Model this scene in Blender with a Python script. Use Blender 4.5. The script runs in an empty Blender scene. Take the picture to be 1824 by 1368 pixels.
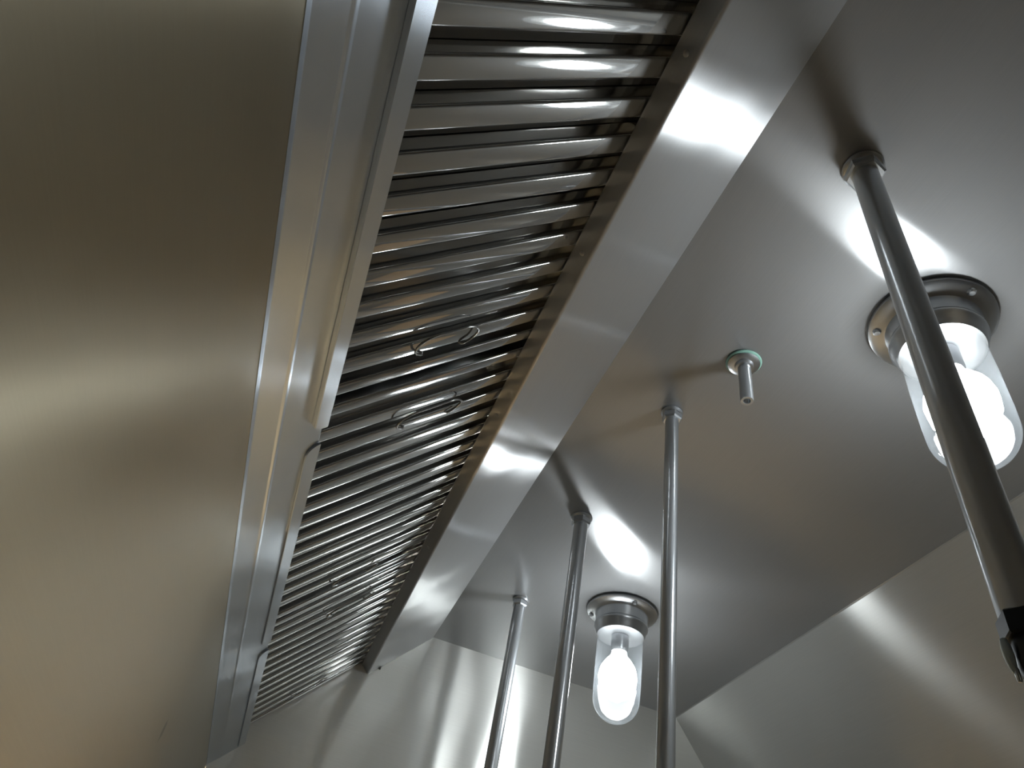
import bpy, bmesh, math, random
from mathutils import Vector, Matrix
random.seed(4)
sc = bpy.context.scene
C = sc.collection

# ------------------------------------------------------------------ scale, camera, world, exposure
U = 0.70                 # metres per unit of the survey: the hood ceiling is one unit above the phone
Z0 = 1.55                # height of the phone above the floor
def P(a, b, z): return Vector((a * U, b * U, Z0 + z * U))

cam_d = bpy.data.cameras.new('camera'); cam = bpy.data.objects.new('camera', cam_d); C.objects.link(cam)
# world directions in camera axes (right, down, forward)
bx_ = Vector((-0.33013, 0.63535, 0.69810)); ax_ = Vector((0.92867, 0.35109, 0.11964)); zx_ = Vector((0.16908, -0.68780, 0.70593))
R3 = Matrix(((ax_[0], -ax_[1], -ax_[2]), (bx_[0], -bx_[1], -bx_[2]), (zx_[0], -zx_[1], -zx_[2])))
cam.matrix_world = Matrix.Translation((0, 0, Z0)) @ R3.to_4x4()
cam_d.sensor_width = 36; cam_d.lens = 36 * 1290 / 1824; cam_d.clip_start = 0.01
sc.camera = cam
w = bpy.data.worlds.new('world'); sc.world = w; w.use_nodes = True
w.node_tree.nodes['Background'].inputs[0].default_value = (0.8, 0.9, 1, 1)
w.node_tree.nodes['Background'].inputs[1].default_value = 0.05
sc.view_settings.view_transform = 'Standard'; sc.view_settings.look = 'None'
sc.view_settings.gamma = 1; sc.view_settings.exposure = 1.0; sc.view_settings.use_curve_mapping = False
sc.cycles.use_denoising = True
sc.cycles.max_bounces = 10; sc.cycles.glossy_bounces = 8; sc.cycles.transparent_max_bounces = 12
sc.cycles.sample_clamp_indirect = 6
sc.cycles.caustics_reflective = True
BULB = 19.0              # strength of the hood lamps
ROOM = 23.0              # strength of the added, unseen ceiling panels that light the room

# ------------------------------------------------------------------ materials
def newmat(name):
    m = bpy.data.materials.new(name); m.use_nodes = True
    nt = m.node_tree; b = nt.nodes['Principled BSDF']; return m, nt, b

def steel(name, groove=None, col=(0.56, 0.56, 0.55), rough=0.30, aniso=1.0, wave=0.10, wscale=3.0, grain=0.25, soft=0.0, soft_r=0.55, stain=None):
    """brushed stainless steel; groove = world direction of the brush lines"""
    m, nt, b = newmat(name); N = nt.nodes.new; L = nt.links.new
    b.inputs['Metallic'].default_value = 1
    b.inputs['Base Color'].default_value = (*col, 1)
    b.inputs['Roughness'].default_value = rough
    tc = N('ShaderNodeTexCoord')
    geo = N('ShaderNodeNewGeometry')
    # gentle oil-canning of the sheet
    n1 = N('ShaderNodeTexNoise'); n1.inputs['Scale'].default_value = wscale; n1.inputs['Detail'].default_value = 1.0
    oi = N('ShaderNodeObjectInfo'); oa = N('ShaderNodeVectorMath'); oa.operation = 'MULTIPLY_ADD'
    L(oi.outputs['Random'], oa.inputs[0]); oa.inputs[1].default_value = (7.3, 3.1, 5.7); L(tc.outputs['Object'], oa.inputs[2])
    L(oa.outputs[0], n1.inputs['Vector'])
    b1 = N('ShaderNodeBump'); b1.inputs['Strength'].default_value = wave; b1.inputs['Distance'].default_value = 0.02
    L(n1.outputs['Fac'], b1.inputs['Height'])
    last = b1
    if groove is not None:
        g = Vector(groove).normalized()
        mp = N('ShaderNodeMapping')
        sc_ = [900 if abs(c) < 0.5 else 14 for c in g]
        mp.inputs['Scale'].default_value = sc_
        L(geo.outputs['Position'], mp.inputs['Vector'])
        n2 = N('ShaderNodeTexNoise'); n2.inputs['Scale'].default_value = 1.0; n2.inputs['Detail'].default_value = 2
        L(mp.outputs[0], n2.inputs['Vector'])
        mr = N('ShaderNodeMapRange'); mr.inputs['To Min'].default_value = 1 - grain * .35; mr.inputs['To Max'].default_value = 1 + grain * .35
        L(n2.outputs['Fac'], mr.inputs['Value'])
        mx = N('ShaderNodeVectorMath'); mx.operation = 'SCALE'; mx.inputs[0].default_value = col
        L(mr.outputs[0], mx.inputs['Scale'])
        colour = mx.outputs[0]
        if stain:
            (pc, rx, rz) = stain
            sep = N('ShaderNodeVectorMath'); sep.operation = 'SUBTRACT'; sep.inputs[1].default_value = pc
            L(geo.outputs['Position'], sep.inputs[0])
            scl = N('ShaderNodeVectorMath'); scl.operation = 'MULTIPLY'; scl.inputs[1].default_value = (0, 1 / rx, 1 / rz)
            L(sep.outputs[0], scl.inputs[0])
            ns = N('ShaderNodeTexNoise'); ns.inputs['Scale'].default_value = 160; L(geo.outputs['Position'], ns.inputs['Vector'])
            ln = N('ShaderNodeVectorMath'); ln.operation = 'LENGTH'; L(scl.outputs[0], ln.inputs[0])
            ad = N('ShaderNodeMath'); ad.operation = 'ADD'; L(ln.outputs['Value'], ad.inputs[0]); L(ns.outputs['Fac'], ad.inputs[1])
            rs = N('ShaderNodeMapRange'); rs.inputs['From Min'].default_value = 1.2; rs.inputs['From Max'].default_value = 1.6
            rs.inputs['To Min'].default_value = .55; rs.inputs['To Max'].default_value = 1
            L(ad.outputs[0], rs.inputs['Value'])
            m2 = N('ShaderNodeVectorMath'); m2.operation = 'SCALE'; L(colour, m2.inputs[0]); L(rs.outputs[0], m2.inputs['Scale'])
            colour = m2.outputs[0]
        L(colour, b.inputs['Base Color'])
        cr = N('ShaderNodeVectorMath'); cr.operation = 'CROSS_PRODUCT'
        L(geo.outputs['Normal'], cr.inputs[0]); cr.inputs[1].default_value = g
        b.inputs['Anisotropic'].default_value = aniso
        L(cr.outputs[0], b.inputs['Tangent'])
    L(last.outputs[0], b.inputs['Normal'])
    if soft > 0:   # second, wider lobe: the fine unbrushed texture of the sheet
        b2 = N('ShaderNodeBsdfPrincipled'); b2.inputs['Metallic'].default_value = 1; b2.inputs['Roughness'].default_value = soft_r
        b2.inputs['Base Color'].default_value = (*col, 1)
        if groove is not None:
            L(colour, b2.inputs['Base Color'])
        L(last.outputs[0], b2.inputs['Normal'])
        mixs = N('ShaderNodeMixShader'); mixs.inputs[0].default_value = soft
        L(b.outputs[0], mixs.inputs[1]); L(b2.outputs[0], mixs.inputs[2])
        L(mixs.outputs[0], nt.nodes['Material Output'].inputs['Surface'])
    return m

def plain(name, col, rough=0.6, metal=0.0, bump=0.0, bscale=40):
    m, nt, b = newmat(name); N = nt.nodes.new; L = nt.links.new
    b.inputs['Base Color'].default_value = (*col, 1); b.inputs['Roughness'].default_value = rough; b.inputs['Metallic'].default_value = metal
    tc = N('ShaderNodeTexCoord'); n = N('ShaderNodeTexNoise'); n.inputs['Scale'].default_value = bscale
    L(tc.outputs['Object'], n.inputs['Vector'])
    mr = N('ShaderNodeMapRange'); mr.inputs['To Min'].default_value = .9; mr.inputs['To Max'].default_value = 1.08
    L(n.outputs['Fac'], mr.inputs['Value'])
    mx = N('ShaderNodeVectorMath'); mx.operation = 'SCALE'; mx.inputs[0].default_value = col; L(mr.outputs[0], mx.inputs['Scale'])
    L(mx.outputs[0], b.inputs['Base Color'])
    if bump:
        bp = N('ShaderNodeBump'); bp.inputs['Strength'].default_value = bump; bp.inputs['Distance'].default_value = .002
        L(n.outputs['Fac'], bp.inputs['Height']); L(bp.outputs[0], b.inputs['Normal'])
    return m

def emit(name, col, s):
    m = bpy.data.materials.new(name); m.use_nodes = True; nt = m.node_tree; nt.nodes.clear()
    e = nt.nodes.new('ShaderNodeEmission'); e.inputs[0].default_value = (*col, 1); e.inputs[1].default_value = s
    o = nt.nodes.new('ShaderNodeOutputMaterial'); nt.links.new(e.outputs[0], o.inputs[0]); return m

def globe_glass():
    m = bpy.data.materials.new('globe_glass'); m.use_nodes = True; nt = m.node_tree; nt.nodes.clear()
    N = nt.nodes.new; L = nt.links.new
    tr = N('ShaderNodeBsdfTransparent'); tr.inputs[0].default_value = (.93, .96, .97, 1)
    gl = N('ShaderNodeBsdfGlossy'); gl.inputs['Roughness'].default_value = .04
    tl = N('ShaderNodeBsdfTranslucent'); tl.inputs[0].default_value = (.85, .93, 1, 1)
    df = N('ShaderNodeBsdfDiffuse'); df.inputs[0].default_value = (.8, .88, .95, 1)
    fa = N('ShaderNodeLayerWeight'); pw = N('ShaderNodeMath'); pw.operation = 'POWER'; pw.inputs[1].default_value = 4; L(fa.outputs['Facing'], pw.inputs[0])
    fr = N('ShaderNodeMapRange'); fr.inputs['To Min'].default_value = .03; fr.inputs['To Max'].default_value = .6; L(pw.outputs[0], fr.inputs['Value'])
    lw = N('ShaderNodeLayerWeight'); lw.inputs[0].default_value = .35
    m0 = N('ShaderNodeMixShader'); m0.inputs[0].default_value = .4; L(tl.outputs[0], m0.inputs[1]); L(df.outputs[0], m0.inputs[2])
    mr = N('ShaderNodeMapRange'); mr.inputs['To Min'].default_value = .006; mr.inputs['To Max'].default_value = .06
    L(lw.outputs['Facing'], mr.inputs['Value'])
    m1 = N('ShaderNodeMixShader'); L(mr.outputs[0], m1.inputs[0]); L(tr.outputs[0], m1.inputs[1]); L(m0.outputs[0], m1.inputs[2])
    m2 = N('ShaderNodeMixShader'); L(fr.outputs[0], m2.inputs[0]); L(m1.outputs[0], m2.inputs[1]); L(gl.outputs[0], m2.inputs[2])
    o = N('ShaderNodeOutputMaterial'); L(m2.outputs[0], o.inputs[0]); return m

Y = (0, 1, 0); X = (1, 0, 0)
M_ceil = steel('steel_ceiling', Y, (.45, .455, .46), .19, 1.0, .14, 2.6, .12, .68, .85)
M_front = steel('steel_front', Y, (.47, .47, .455), .27, 1.0, .06, 2.0, .12, .70, .85)
M_trim = steel('steel_trim', Y, (.62, .63, .64), .28, 1.0, .22, 6.0, .12, .35, .8)
M_end = steel('steel_end', X, (.84, .84, .81), .25, 1.0, .20, 6.0, .12, .38, .8)
M_trough = steel('steel_trough', Y, (.62, .68, .76), .26, 1.0, .30, 6.0, .12, .15, .6)
M_wall = steel('steel_wall', Y, (.36, .32, .235), .38, 1.0, .16, 3.0, .10, .30, .36,
               stain=(P(-.16, 1.163, .297), .007, .010))
M_filter = steel('polished_steel', None, (.60, .60, .59), .06, 0, .14, 5.0, soft=.13, soft_r=.42)
M_filter2 = steel('polished_steel_rail', None, (.60, .60, .60), .14, 0, .15, 14.0)
M_chrome = steel('chrome_pipe', None, (.76, .79, .82), .16, 0, .02, 20, soft=.35, soft_r=.6)
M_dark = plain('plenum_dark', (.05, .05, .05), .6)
M_cast = steel('cast_housing', None, (.60, .62, .64), .34, 0, .1, 20)
M_wire = steel('handle_wire', None, (.40, .40, .40), .18, 0, .0, 20)
M_nozzle = plain('nozzle_black', (.045, .05, .055), .4, .6)
M_foil = plain('foil_cap_blue_grey', (.60, .74, .82), .45, 0)
M_glass = globe_glass()
M_bulb = emit('bulb_glow', (.95, .98, .99), BULB)
M_base = plain('lamp_base', (.55, .56, .58), .3, 1)
M_gask = plain('gasket_green', (.35, .62, .52), .4)
M_tan = plain('painted_wall_tan', (.82, .66, .44), .8, 0, .1, 60)
M_floor = plain('quarry_tile', (.12, .11, .10), .45, 0, .1, 8)
M_grout = plain('grout', (.09, .088, .085), .9)
M_grey = plain('painted_wall_grey', (.13, .13, .125), .8, 0, .1, 60)
M_white = plain('ceiling_paint', (.72, .70, .64), .8)
M_fill = emit('fill_panel_glow', (1, .93, .80), ROOM)  # glow of the added ceiling panels
M_card = plain('reflection_card_tan', (.80, .56, .33), .7)  # tan of the card added for the filter reflection

# ------------------------------------------------------------------ helpers
def link(o, parent=None):
    C.objects.link(o)
    if parent is not None: o.parent = parent
    return o
def obj(name, bm, mat, parent=None, angle=35, smooth=True):
    bmesh.ops.recalc_face_normals(bm, faces=bm.faces)
    me = bpy.data.meshes.new(name); bm.to_mesh(me); bm.free(); me.materials.append(mat)
    if smooth:
        for p in me.polygons: p.use_smooth = True
        me.set_sharp_from_angle(angle=math.radians(angle))
    return link(bpy.data.objects.new(name, me), parent)
def tag(o, label, cat, group=None):
    o['label'] = label; o['category'] = cat
    if group: o['group'] = group
    return o
def thing(name, label, cat, loc=(0, 0, 0), group=None):
    o = bpy.data.objects.new(name, None); o.empty_display_size = .05; C.objects.link(o); o.location = loc
    return tag(o, label, cat, group)
def struct(o): o['kind'] = 'structure'; return o

def fillet(pts, r, n=4):
    out = [Vector(pts[0])]
    for i in range(1, len(pts) - 1):
        p0, p, p1 = Vector(pts[i - 1]), Vector(pts[i]), Vector(pts[i + 1])
        d0 = (p0 - p); d1 = (p1 - p)
        ang = d0.angle(d1); t = min(r / math.tan(ang / 2), d0.length * .45, d1.length * .45)
        a = p + d0.normalized() * t; b = p + d1.normalized() * t
        for k in range(n + 1):
            u = k / n
            out.append(a * (1 - u) ** 2 + p * 2 * u * (1 - u) + b * u ** 2)
    out.append(Vector(pts[-1])); return out

def sheet(bm, pts, y0, y1, t=.0012, r=.002, axis='y', n=4, flip=False):
    """bent sheet metal: open 2D profile (x,z) thickened by t and extruded along y (or: profile (x,z) along local y)"""
    q = fillet(pts, r, n) if len(pts) > 2 else [Vector(p) for p in pts]
    off = []
    for i, p in enumerate(q):
        d = (q[min(i + 1, len(q) - 1)] - q[max(i - 1, 0)]).normalized()
        nn = Vector((-d.y, d.x)) * (-1 if flip else 1)
        off.append(p + nn * t)
    ring = q + off[::-1]
    def V(p, y): return bm.verts.new((p.x, y, p.y))
    A = [V(p, y0) for p in ring]; B = [V(p, y1) for p in ring]
    m = len(ring)
    for i in range(m):
        bm.faces.new((A[i], A[(i + 1) % m], B[(i + 1) % m], B[i]))
    k = len(q)
    for i in range(k - 1):
        for Rr in (A, B):
            bm.faces.new((Rr[i], Rr[i + 1], Rr[m - 2 - i], Rr[m - 1 - i]))
    return bm

def box(bm, lo, hi, bevel=0):
    lo = Vector(lo); hi = Vector(hi)
    r = bmesh.ops.create_cube(bm, size=1, matrix=Matrix.Translation((lo + hi) / 2) @ Matrix.Diagonal((*(hi - lo), 1)))
    if bevel:
        es = list({e for v in r['verts'] for e in v.link_edges})
        bmesh.ops.bevel(bm, geom=es, offset=bevel, segments=2, affect='EDGES')
    return bm
def lathe(bm, prof, n=40, M=Matrix.Identity(4), close=True):
    rings = []
    for (r, z) in prof:
        if r < 1e-6: rings.append([bm.verts.new(M @ Vector((0, 0, z)))])
        else: rings.append([bm.verts.new(M @ Vector((r * math.cos(2 * math.pi * i / n), r * math.sin(2 * math.pi * i / n), z))) for i in range(n)])
    for a, b in zip(rings, rings[1:]):
        for i in range(n):
            j = (i + 1) % n
            if len(a) == 1 and len(b) == 1: continue
            if len(a) == 1: bm.faces.new((a[0], b[i], b[j]))
            elif len(b) == 1: bm.faces.new((a[i], a[j], b[0]))
            else: bm.faces.new((a[i], a[j], b[j], b[i]))
    return bm
def tube(bm, path, r, n=10):
    path = [Vector(p) for p in path]; rings = []
    up = None
    for i, p in enumerate(path):
        d = (path[min(i + 1, len(path) - 1)] - path[max(i - 1, 0)]).normalized()
        if up is None: up = d.orthogonal().normalized()
        up = (up - d * up.dot(d)).normalized(); s = d.cross(up)
        rings.append([bm.verts.new(p + (up * math.cos(2 * math.pi * k / n) + s * math.sin(2 * math.pi * k / n)) * r) for k in range(n)])
    for a, b in zip(rings, rings[1:]):
        for k in range(n): bm.faces.new((a[k], a[(k + 1) % n], b[(k + 1) % n], b[k]))
    bm.faces.new(rings[0]); bm.faces.new(rings[-1]); return bm
def hexprism(bm, R, z0, z1, M=Matrix.Identity(4), bev=.001):
    return lathe(bm, [(0, z0), (R - bev, z0), (R, z0 + bev), (R, z1 - bev), (R - bev, z1), (0, z1)], 6, M)

# ------------------------------------------------------------------ section of the hood (a, z) in units
A_ = (-.160, .500); R_ = (-.1350, .5245); B_ = (-.093, .568); S_ = (.158, .835); D_ = (.315, 1.0); E_ = (1.148, 1.0)
BE = 2.14 * U; BN = -1.50          # end panel at y = BE, other end behind the camera
LIP = .04                          # lower lip of the canopy
def xz(p): return (p[0] * U, Z0 + p[1] * U)
sl = (Vector(S_) - Vector(B_)); SLEN = sl.length * U; sl.normalize()
wd = Vector((sl.y, -sl.x))
def on(s, w_, base=B_):            # metres along / off the filter plane -> (x,z)
    p = Vector(xz(base)) + sl * s + wd * w_; return (p.x, p.y)

# ------------------------------------------------------------------ the room
RX1, RY0, RY1, RZ = 3.4, -2.6, 2.35, 2.60
def slab(name, lo, hi, mat):
    bm = bmesh.new(); box(bm, lo, hi); return struct(obj(name, bm, mat, smooth=False))
wx = A_[0] * U
bmw = bmesh.new(); box(bmw, (wx - .05, RY0, 0), (wx, RY1, Z0 + .4995 * U))
wall_back = struct(obj('wall_back', bmw, M_wall, smooth=False))
slab('wall_rear', (wx - .45, RY0, Z0 + .53 * U), (wx - .40, RY1, RZ), M_white)
slab('floor', (wx - .5, RY0 - .1, -.05), (RX1 + .1, RY1 + .1, 0), M_grout)
slab('ceiling', (wx - .5, RY0 - .1, RZ), (RX1 + .1, RY1 + .1, RZ + .05), M_white)
slab('wall_far', (wx - .5, RY1, 0), (RX1 + .1, RY1 + .1, RZ), M_tan)
slab('wall_near', (wx - .5, RY0 - .1, 0), (RX1 + .1, RY0, RZ), M_grey)
slab('wall_front', (RX1, RY0, 0), (RX1 + .1, RY1, RZ), M_grey)

# ------------------------------------------------------------------ exhaust hood
hood = thing('exhaust_hood', 'brushed stainless steel kitchen exhaust canopy seen from inside, enclosing filters and lamps', 'exhaust hood', (0, 0, Z0 + LIP * U))
HM = Matrix.Translation(-hood.location)
def hpart(name, bm, mat, **k):
    bmesh.ops.transform(bm, matrix=HM, verts=bm.verts); return obj(name, bm, mat, hood, **k)
# ceiling panel with a turned-down hem along the front joint
bm = bmesh.new(); sheet(bm, [(D_[0] * U + .0012, Z0 + U - .0005), (D_[0] * U + .0012, Z0 + U), (E_[0] * U - .001, Z0 + U)], BN, BE - .0001, .0015, .0004)
hpart('ceiling_panel', bm, M_ceil)
# front panel
ex = E_[0] * U
FT = math.radians(38); fd = Vector((math.sin(FT), -math.cos(FT))); FK = .99 * U
fx, fz = ex + fd.x * FK, Z0 + U + fd.y * FK           # foot of the sloped front, then an upright lip
bm = bmesh.new(); sheet(bm, [(ex - .0018, Z0 + U - .0006), (ex + .0004, Z0 + U - .0018), (fx, fz), (fx, Z0 + LIP * U), (fx - .02, Z0 + LIP * U), (fx - .02, Z0 + LIP * U + .015)], BN, BE + .002, .0015, .0014, flip=False)
hpart('front_panel', bm, M_front)
# end panels follow the section of the hood
def endpanel(name, y0, y1):
    prof = [(wx + .0005, Z0 + LIP * U), (fx + .0015, Z0 + LIP * U), (fx + .0015, fz), (ex + .0015, Z0 + U + .002), (wx - .3, Z0 + U + .002), (wx - .3, Z0 + .53 * U), (wx + .0005, Z0 + .53 * U)]
    bm = bmesh.new(); a = [bm.verts.new((x, y0, z)) for x, z in prof]; b = [bm.verts.new((x, y1, z)) for x, z in prof]
    bm.faces.new(a); bm.faces.new(b[::-1])
    for i in range(len(a)): bm.faces.new((a[i], b[i], b[(i + 1) % len(a)], a[(i + 1) % len(a)]))
    hpart(name, bm, M_end, smooth=False)
endpanel('end_panel', BE, BE + .0015); endpanel('end_panel', BN - .0015, BN)
# upper trim: sloped strip from the ceiling to the filter opening with its return edge
bm = bmesh.new()
sheet(bm, [xz(D_), xz(S_), on(SLEN, -.0225), on(SLEN + .006, -.0225)], BN, BE - .0001, .0012, .0022)
hpart('upper_trim', bm, M_trim)
# small caulk/tab where the trim meets the end panel
bm = bmesh.new(); q = on(SLEN + .028, .0012); box(bm, (q[0] - .002, BE - .004, q[1] - .005), (q[0] + .002, BE - .0002, q[1] + .003), .0008)
hpart('corner_tab', bm, M_dark)
# grease trough: lip on the wall, flat bottom, sloped flange up to the filters
bm = bmesh.new()
Ax = wx + .0006
sheet(bm, [(Ax, Z0 + A_[1] * U - .004), (Ax + .0008, Z0 + A_[1] * U + .0008), (R_[0] * U - .0016, Z0 + R_[1] * U - .0021), (R_[0] * U + .0006, Z0 + R_[1] * U - .0010), (R_[0] * U + .0016, Z0 + R_[1] * U + .0013), xz(B_), on(.0002, -.006)], BN, BE - .0001, .0010, .0022, n=5)
hpart('grease_trough', bm, M_trough)
# inside of the plenum behind the filters
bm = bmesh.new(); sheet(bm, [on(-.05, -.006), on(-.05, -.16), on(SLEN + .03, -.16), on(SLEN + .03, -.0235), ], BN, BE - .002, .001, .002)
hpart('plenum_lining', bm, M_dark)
# rivets on the return edge of the upper trim
for y in (.2615 * U, .55 * U, .92 * U, 1.4 * U):
    q = on(SLEN - .0006, -.011); bm = bmesh.new()
    rot = Matrix(((wd.x, 0, -sl.x), (0, 1, 0), (wd.y, 0, -sl.y))).to_4x4()
    lathe(bm, [(.0032, 0), (.0028, .0009), (.0014, .0015), (0, .0016)], 12, Matrix.Translation((q[0], y, q[1])) @ rot)
    hpart('rivet', bm, M_trim)

# ------------------------------------------------------------------ baffle filters (local x along the hood, y up the slope, z towards the room)
FM = Matrix(((0, sl.x, wd.x), (1, 0, 0), (0, sl.y, wd.y)))
FW = .470; FZ = -.0245; PIT = .0350
def profile_mesh(name, pts, y0, y1, t, r, mat, flip=False, n=3):
    bm = bmesh.new(); sheet(bm, pts, y0, y1, t, r, flip=flip, n=n)
    bmesh.ops.recalc_face_normals(bm, faces=bm.faces)
    me = bpy.data.meshes.new(name); bm.to_mesh(me); bm.free(); me.materials.append(mat)
    for p in me.polygons: p.use_smooth = True
    me.set_sharp_from_angle(angle=math.radians(35)); return me
YT = SLEN + .018; YB = -.014
fw = .0094; gw = .0128
front_me = profile_mesh('baffle', [(-fw, -.0165), (-fw, 0), (fw, 0), (fw, -.0165)], YB, YT, .0008, .0024, M_filter, flip=True)
rear_me = profile_mesh('rear_baffle', [(-gw, -.007), (-gw, -.0185), (gw, -.0185), (gw, -.007)], YB, YT, .0008, .002, M_filter)
def bail(x0, sgn, ya, yb, out=.011, reach=.024):
    """wire handle: two feet at (x0, ya) and (x0, yb), bail folded sideways"""
    c = [(0, .004, -.002), (0, .001, .002), (.22, -.008, .45), (.60, -.010, .8), (.88, -.004, .95), (1, .007, 1), (1, .018, 1)]
    half = [(x0 + sgn * reach * a, b, out * h if k > 1 else h) for k, (a, b, h) in enumerate(c)]
    ctl = [(x, ya + y, z) for x, y, z in half] + [(x, yb - y, z) for x, y, z in half[::-1]]
    pts = []; cv = [Vector(p) for p in ctl]; cv = [cv[0]] + cv + [cv[-1]]
    for i in range(1, len(cv) - 2):
        for k in range(4):
            t = k / 4; p0, p1, p2, p3 = cv[i - 1:i + 3]
            pts.append(.5 * ((2 * p1) + (p2 - p0) * t + (2 * p0 - 5 * p1 + 4 * p2 - p3) * t * t + (3 * p1 - p0 - 3 * p2 + p3) * t ** 3))
    pts.append(cv[-1])
    return pts
def make_filter(b0, b1, lift, label, phase=0.0, lipcut=.012):
    W_ = (b1 - b0) * U
    base = Vector((xz(B_)[0], b0 * U, xz(B_)[1]))
    f = thing('baffle_filter', label, 'grease filter', (0, 0, 0), 'baffle filters in the sloped filter rack')
    f.matrix_world = Matrix.Translation(base) @ FM.to_4x4()
    e = .014
    # side rails, each a shallow channel
    for k, x in enumerate((0, W_)):
        s = 1 if k == 0 else -1
        bm = bmesh.new(); sheet(bm, [(x + s * e, FZ - .020), (x + s * e, FZ - .0002), (x + s * .0008, FZ - .0002), (x + s * .0008, FZ - .040)], YB, YT, .0009, .0016, n=3, flip=(s > 0))
        obj('side_rail', bm, M_filter2, f)
    bm = bmesh.new(); box(bm, (.001, YT, FZ - .040), (W_ - .001, YT + .001, FZ)); obj('top_rail', bm, M_filter2, f, smooth=False)
    bm = bmesh.new(); box(bm, (.001, YB - .001, FZ - .040), (W_ - .001, YB, FZ)); obj('bottom_rail', bm, M_filter2, f, smooth=False)
    # lip over the trough flange, corners rounded off
    bm = bmesh.new(); c = .009; w0 = -.0125; w1 = .0006
    outl = [(lipcut, w1)]
    for k in range(7):
        t = k / 6 * math.pi / 2; outl.append((lipcut + .004 + (c + .008) * (1 - math.cos(t)) - .004, w1 - (w1 - w0) * math.sin(t)))
    for k in range(7):
        t = (1 - k / 6) * math.pi / 2; outl.append((W_ - .003 - c * (1 - math.cos(t)) * .3, w1 - (w1 - w0) * math.sin(t)))
    bot = [bm.verts.new((x, y, .0002)) for x, y in outl]; top = [bm.verts.new((x, y, lift)) for x, y in outl]
    bm.faces.new(top); bm.faces.new(bot[::-1]); m = len(outl)
    for i in range(m): bm.faces.new((bot[i], bot[(i + 1) % m], top[(i + 1) % m], top[i]))
    bmesh.ops.bevel(bm, geom=[ed for ed in bm.edges if all(abs(v.co.z - lift) < 1e-6 for v in ed.verts)], offset=.0005, segments=2, affect='EDGES')
    obj('lip', bm, M_trough, f)
    n = int((W_ - 2 * e) / PIT); x = e + (W_ - 2 * e - (n - 1) * PIT) / 2 + phase
    for i in range(n):
        o = link(bpy.data.objects.new('baffle', front_me), f); o.location = (x + i * PIT, 0, FZ)
    for i in range(-1, n):
        xx = x + (i + .5) * PIT
        if xx < e + gw * .2 or xx > W_ - e - gw * .2: continue
        o = link(bpy.data.objects.new('baffle', rear_me), f); o.location = (xx, 0, FZ)
    for (xh, sg, ya, yb) in ((.078, -1, .118, .180), (W_ - .029, -1, .107, .158)):
        bm = bmesh.new(); tube(bm, [(p[0], p[1], p[2] + FZ) for p in bail(xh, sg, ya, yb, .007, .030)], .0013, 8)
        h = obj('handle', bm, M_wire, f, angle=60)
    return f
make_filter(-.645, .045, .002, 'polished steel baffle filter at the near end of the rack, just out of view above')
make_filter(.060, .745, .0062, 'large polished steel baffle filter nearest the camera, with widest bars and tan reflections', .009)
make_filter(.768, 1.452, .0022, 'middle polished steel baffle filter in the rack, with a wire handle at each end')
make_filter(1.470, 2.132, .0022, 'farthest polished steel baffle filter, ending against the end panel of the hood')

# ------------------------------------------------------------------ lamps under the hood ceiling
def make_lamp(b, a, label):
    t = thing('globe_lamp', label, 'light fixture', P(a, b, 1.0) - Vector((0, 0, .0005)), 'vapour proof globe lamps under the hood ceiling')
    bm = bmesh.new()
    lathe(bm, [(.0, 0), (.063, 0), (.065, -.002), (.065, -.006), (.061, -.009), (.053, -.011), (.049, -.013), (.047, -.030), (.049, -.032), (.049, -.036), (.047, -.038), (.044, -.050), (.0425, -.052), (.0, -.052)], 56)
    obj('housing', bm, M_cast, t, angle=50)
    for k in range(3):
        a_ = k * 2.094 + .5; bm = bmesh.new()
        lathe(bm, [(.0045, -.009), (.0045, -.0115), (.003, -.0135), (0, -.0138)], 12, Matrix.Translation((0.057 * math.cos(a_), .057 * math.sin(a_), 0)))
        obj('screw', bm, M_chrome, t)
    bm = bmesh.new()
    pr = [(.0400, -.0525), (.0408, -.060), (.0412, -.10), (.0406, -.150), (.0400, -.166)]
    for k in range(1, 11):
        th = k / 10 * math.pi / 2; pr.append((.0400 * math.cos(th), -.166 - .040 * math.sin(th)))
    lathe(bm, pr, 56); obj('glass_globe', bm, M_glass, t, angle=80)
    bm = bmesh.new(); lathe(bm, [(.0, -.0522), (.016, -.0525), (.016, -.078), (.014, -.082), (0, -.082)], 24); obj('socket', bm, M_base, t)
    bm = bmesh.new()
    lathe(bm, [(.013, -.0822), (.015, -.090), (.022, -.098), (.031, -.112), (.034, -.128), (.032, -.144), (.023, -.158), (.012, -.166), (0, -.169)], 16)
    obj('bulb', bm, M_bulb, t, angle=80)
    return t
make_lamp(.527, .728, 'lit glass globe lamp at the right, partly hidden behind a thick chrome pipe')
make_lamp(1.640, .718, 'lit glass globe lamp at bottom centre, hanging between two chrome pipes')

# ------------------------------------------------------------------ pipes
def make_pipe(a, b, r, zend, label, flange=.018, tagged=None):
    t = thing('drop_pipe', label, 'pipe', P(a, b, 1.0) - Vector((0, 0, .0005)), 'fire suppression drop pipes from the hood ceiling')
    L = (1 - zend) * U
    bm = bmesh.new(); lathe(bm, [(0, -.001), (r, -.001), (r, -L), (r * .75, -L), (r * .75, -L + .004), (0, -L + .004)], 32); obj('pipe', bm, M_chrome, t, angle=50)
    bm = bmesh.new(); lathe(bm, [(r, 0), (flange, 0), (flange, -.002), (flange - .002, -.004), (r + .003, -.0045)], 32); obj('washer', bm, M_chrome, t)
    bm = bmesh.new(); lathe(bm, [(r, -.0045), (flange - .002, -.0045), (flange - .001, -.0055), (flange - .001, -.013), (flange - .003, -.015), (r, -.015)], 6, Matrix.Rotation(.3, 4, 'Z')); obj('hex_nut', bm, M_chrome, t)
    return t, L
make_pipe(.473, .908, .0088, -.35, 'slim straight chrome pipe dropping from the ceiling right of the farther lamp', .0145)
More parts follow.
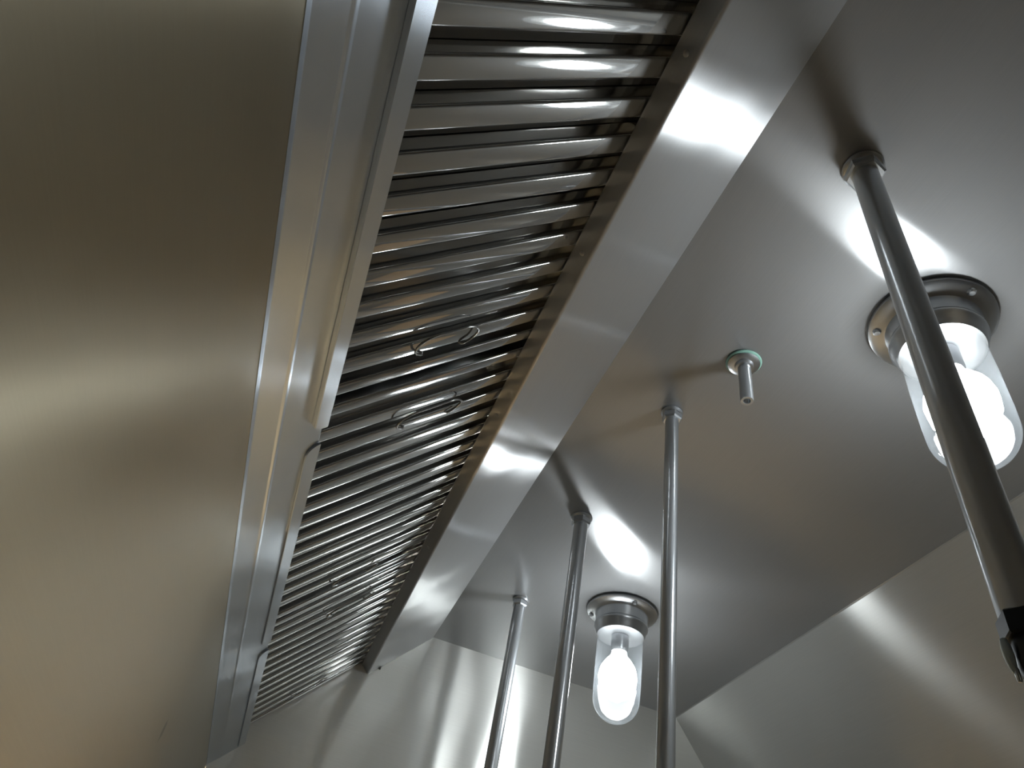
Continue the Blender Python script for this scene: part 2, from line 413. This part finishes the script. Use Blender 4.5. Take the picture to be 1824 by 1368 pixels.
make_pipe(.468, 1.755, .0112, -.35, 'leftmost chrome drop pipe, nearest the hood end panel', .016)
make_pipe(.460, 1.316, .0112, -.35, 'chrome drop pipe just left of the farther lamp, second from the left', .0175)
pt, L = make_pipe(.469, .352, .0120, .315, 'thick near chrome pipe crossing in front of the right-hand lamp', .0195)
# coupling, tee and capped nozzle on its end
bm = bmesh.new(); hexprism(bm, .0140, -L - .010, -L + .003); obj('coupling', bm, M_nozzle, pt)
bm = bmesh.new(); lathe(bm, [(0, -L - .010), (.0100, -L - .010), (.0105, -L - .014), (.0105, -L - .026), (.0085, -L - .031), (.0070, -L - .040), (.0050, -L - .046), (0, -L - .046)], 24)
obj('nozzle_body', bm, M_nozzle, pt)
bm = bmesh.new(); box(bm, (.002, -.0172, -L - .004), (.018, -.0146, -L + .010), .0006); obj('bracket', bm, M_chrome, pt)
bm = bmesh.new()
lathe(bm, [(0, .0), (.0020, -.001), (.0030, -.005), (.0032, -.010), (.0024, -.015), (.0008, -.019), (0, -.020)], 12, Matrix.Translation((-.0121, .0066, -L - .0095)) @ Matrix.Rotation(math.radians(-3), 4, 'Y') @ Matrix.Diagonal((.8, .8, 1, 1)))
obj('foil_cap', bm, M_foil, pt)['label'] = 'blue-grey foil blow-off cap'
bm = bmesh.new(); lathe(bm, [(0, 0), (.0011, 0), (.0013, -.001), (.0013, -.006), (.0008, -.007), (0, -.007)], 12, Matrix.Translation((-.0107, .0060, -L - .0255))); obj('stud', bm, M_chrome, pt)

# short capped stub
st = thing('pipe_stub', 'short capped metal stub with round green-edged washer, alone on the hood ceiling', 'pipe fitting', P(.520, .734, 1.0) - Vector((0, 0, .0005)))
bm = bmesh.new(); lathe(bm, [(.0, 0), (.0205, 0), (.0215, -.0012), (.0205, -.0026), (.016, -.003)], 36); obj('gasket', bm, M_gask, st)
bm = bmesh.new(); lathe(bm, [(.0075, -.003), (.019, -.003), (.0192, -.0042), (.0155, -.0062), (.0115, -.0068), (.0105, -.011), (.0075, -.0115)], 36); obj('washer', bm, M_cast, st)
bm = bmesh.new(); lathe(bm, [(0, -.003), (.0078, -.003), (.0078, -.0665), (.0072, -.0685), (.0045, -.0685), (.0040, -.0620), (0, -.0620)], 28); obj('stub_tube', bm, M_chrome, st, angle=50)

# ------------------------------------------------------------------ unseen things added to light the steel and feed its reflections
def fill_panel(x, y, label):  # added light panels, unseen; they brighten the far wall mirrored in the steel
    t = thing('fill_light', label, 'light fixture', (x, y, RZ), 'added square light panels above the unseen kitchen')
    bm = bmesh.new()
    for (a, b) in (((-.31, -.31), (.31, -.30)), ((-.31, .30), (.31, .31)), ((-.31, -.30), (-.30, .30)), ((.30, -.30), (.31, .30))):
        box(bm, (a[0], a[1], -.02), (b[0], b[1], 0))
    obj('frame', bm, M_base, t, smooth=False)
    bm = bmesh.new(); box(bm, (-.30, -.30, -.016), (.30, .30, -.004)); obj('diffuser', bm, M_fill, t, smooth=False)
fill_panel(1.7, 1.93, 'added fill light panel, out of view in the far front corner of the kitchen')
fill_panel(.45, 1.93, 'added fill light panel, out of view beyond the far end of the hood')
bm = bmesh.new()
y0, y1, z0, z1 = 1.68 * U, 2.09 * U, .30 * U, .62 * U      # along the hood, down the sloped panel
co = []
for (cy, cz, a0) in ((y1 - .03, z1 - .03, 0), (y0 + .03, z1 - .03, 90), (y0 + .03, z0 + .03, 180), (y1 - .03, z0 + .03, 270)):
    for k in range(6):
        t = math.radians(a0 + 18 * k); co.append((cy + .03 * math.cos(t), cz + .03 * math.sin(t)))
def onfront(a, k, off): return (ex + fd.x * k + fd.y * off, a, Z0 + U + fd.y * k - fd.x * off)
fa = [bm.verts.new(onfront(a, b, .0006)) for a, b in co]; fb = [bm.verts.new(onfront(a, b, .0012)) for a, b in co]
bm.faces.new(fa); bm.faces.new(fb[::-1])
for i in range(len(co)): bm.faces.new((fa[i], fb[i], fb[(i + 1) % len(co)], fa[(i + 1) % len(co)]))
tag(obj('reflection_card', bm, M_card, smooth=False), 'added tan card on the front panel, there only for its reflection in the nearest filter', 'reflection card')
# added card below the view, placed to give the first filter a tan reflection
print('scene done')
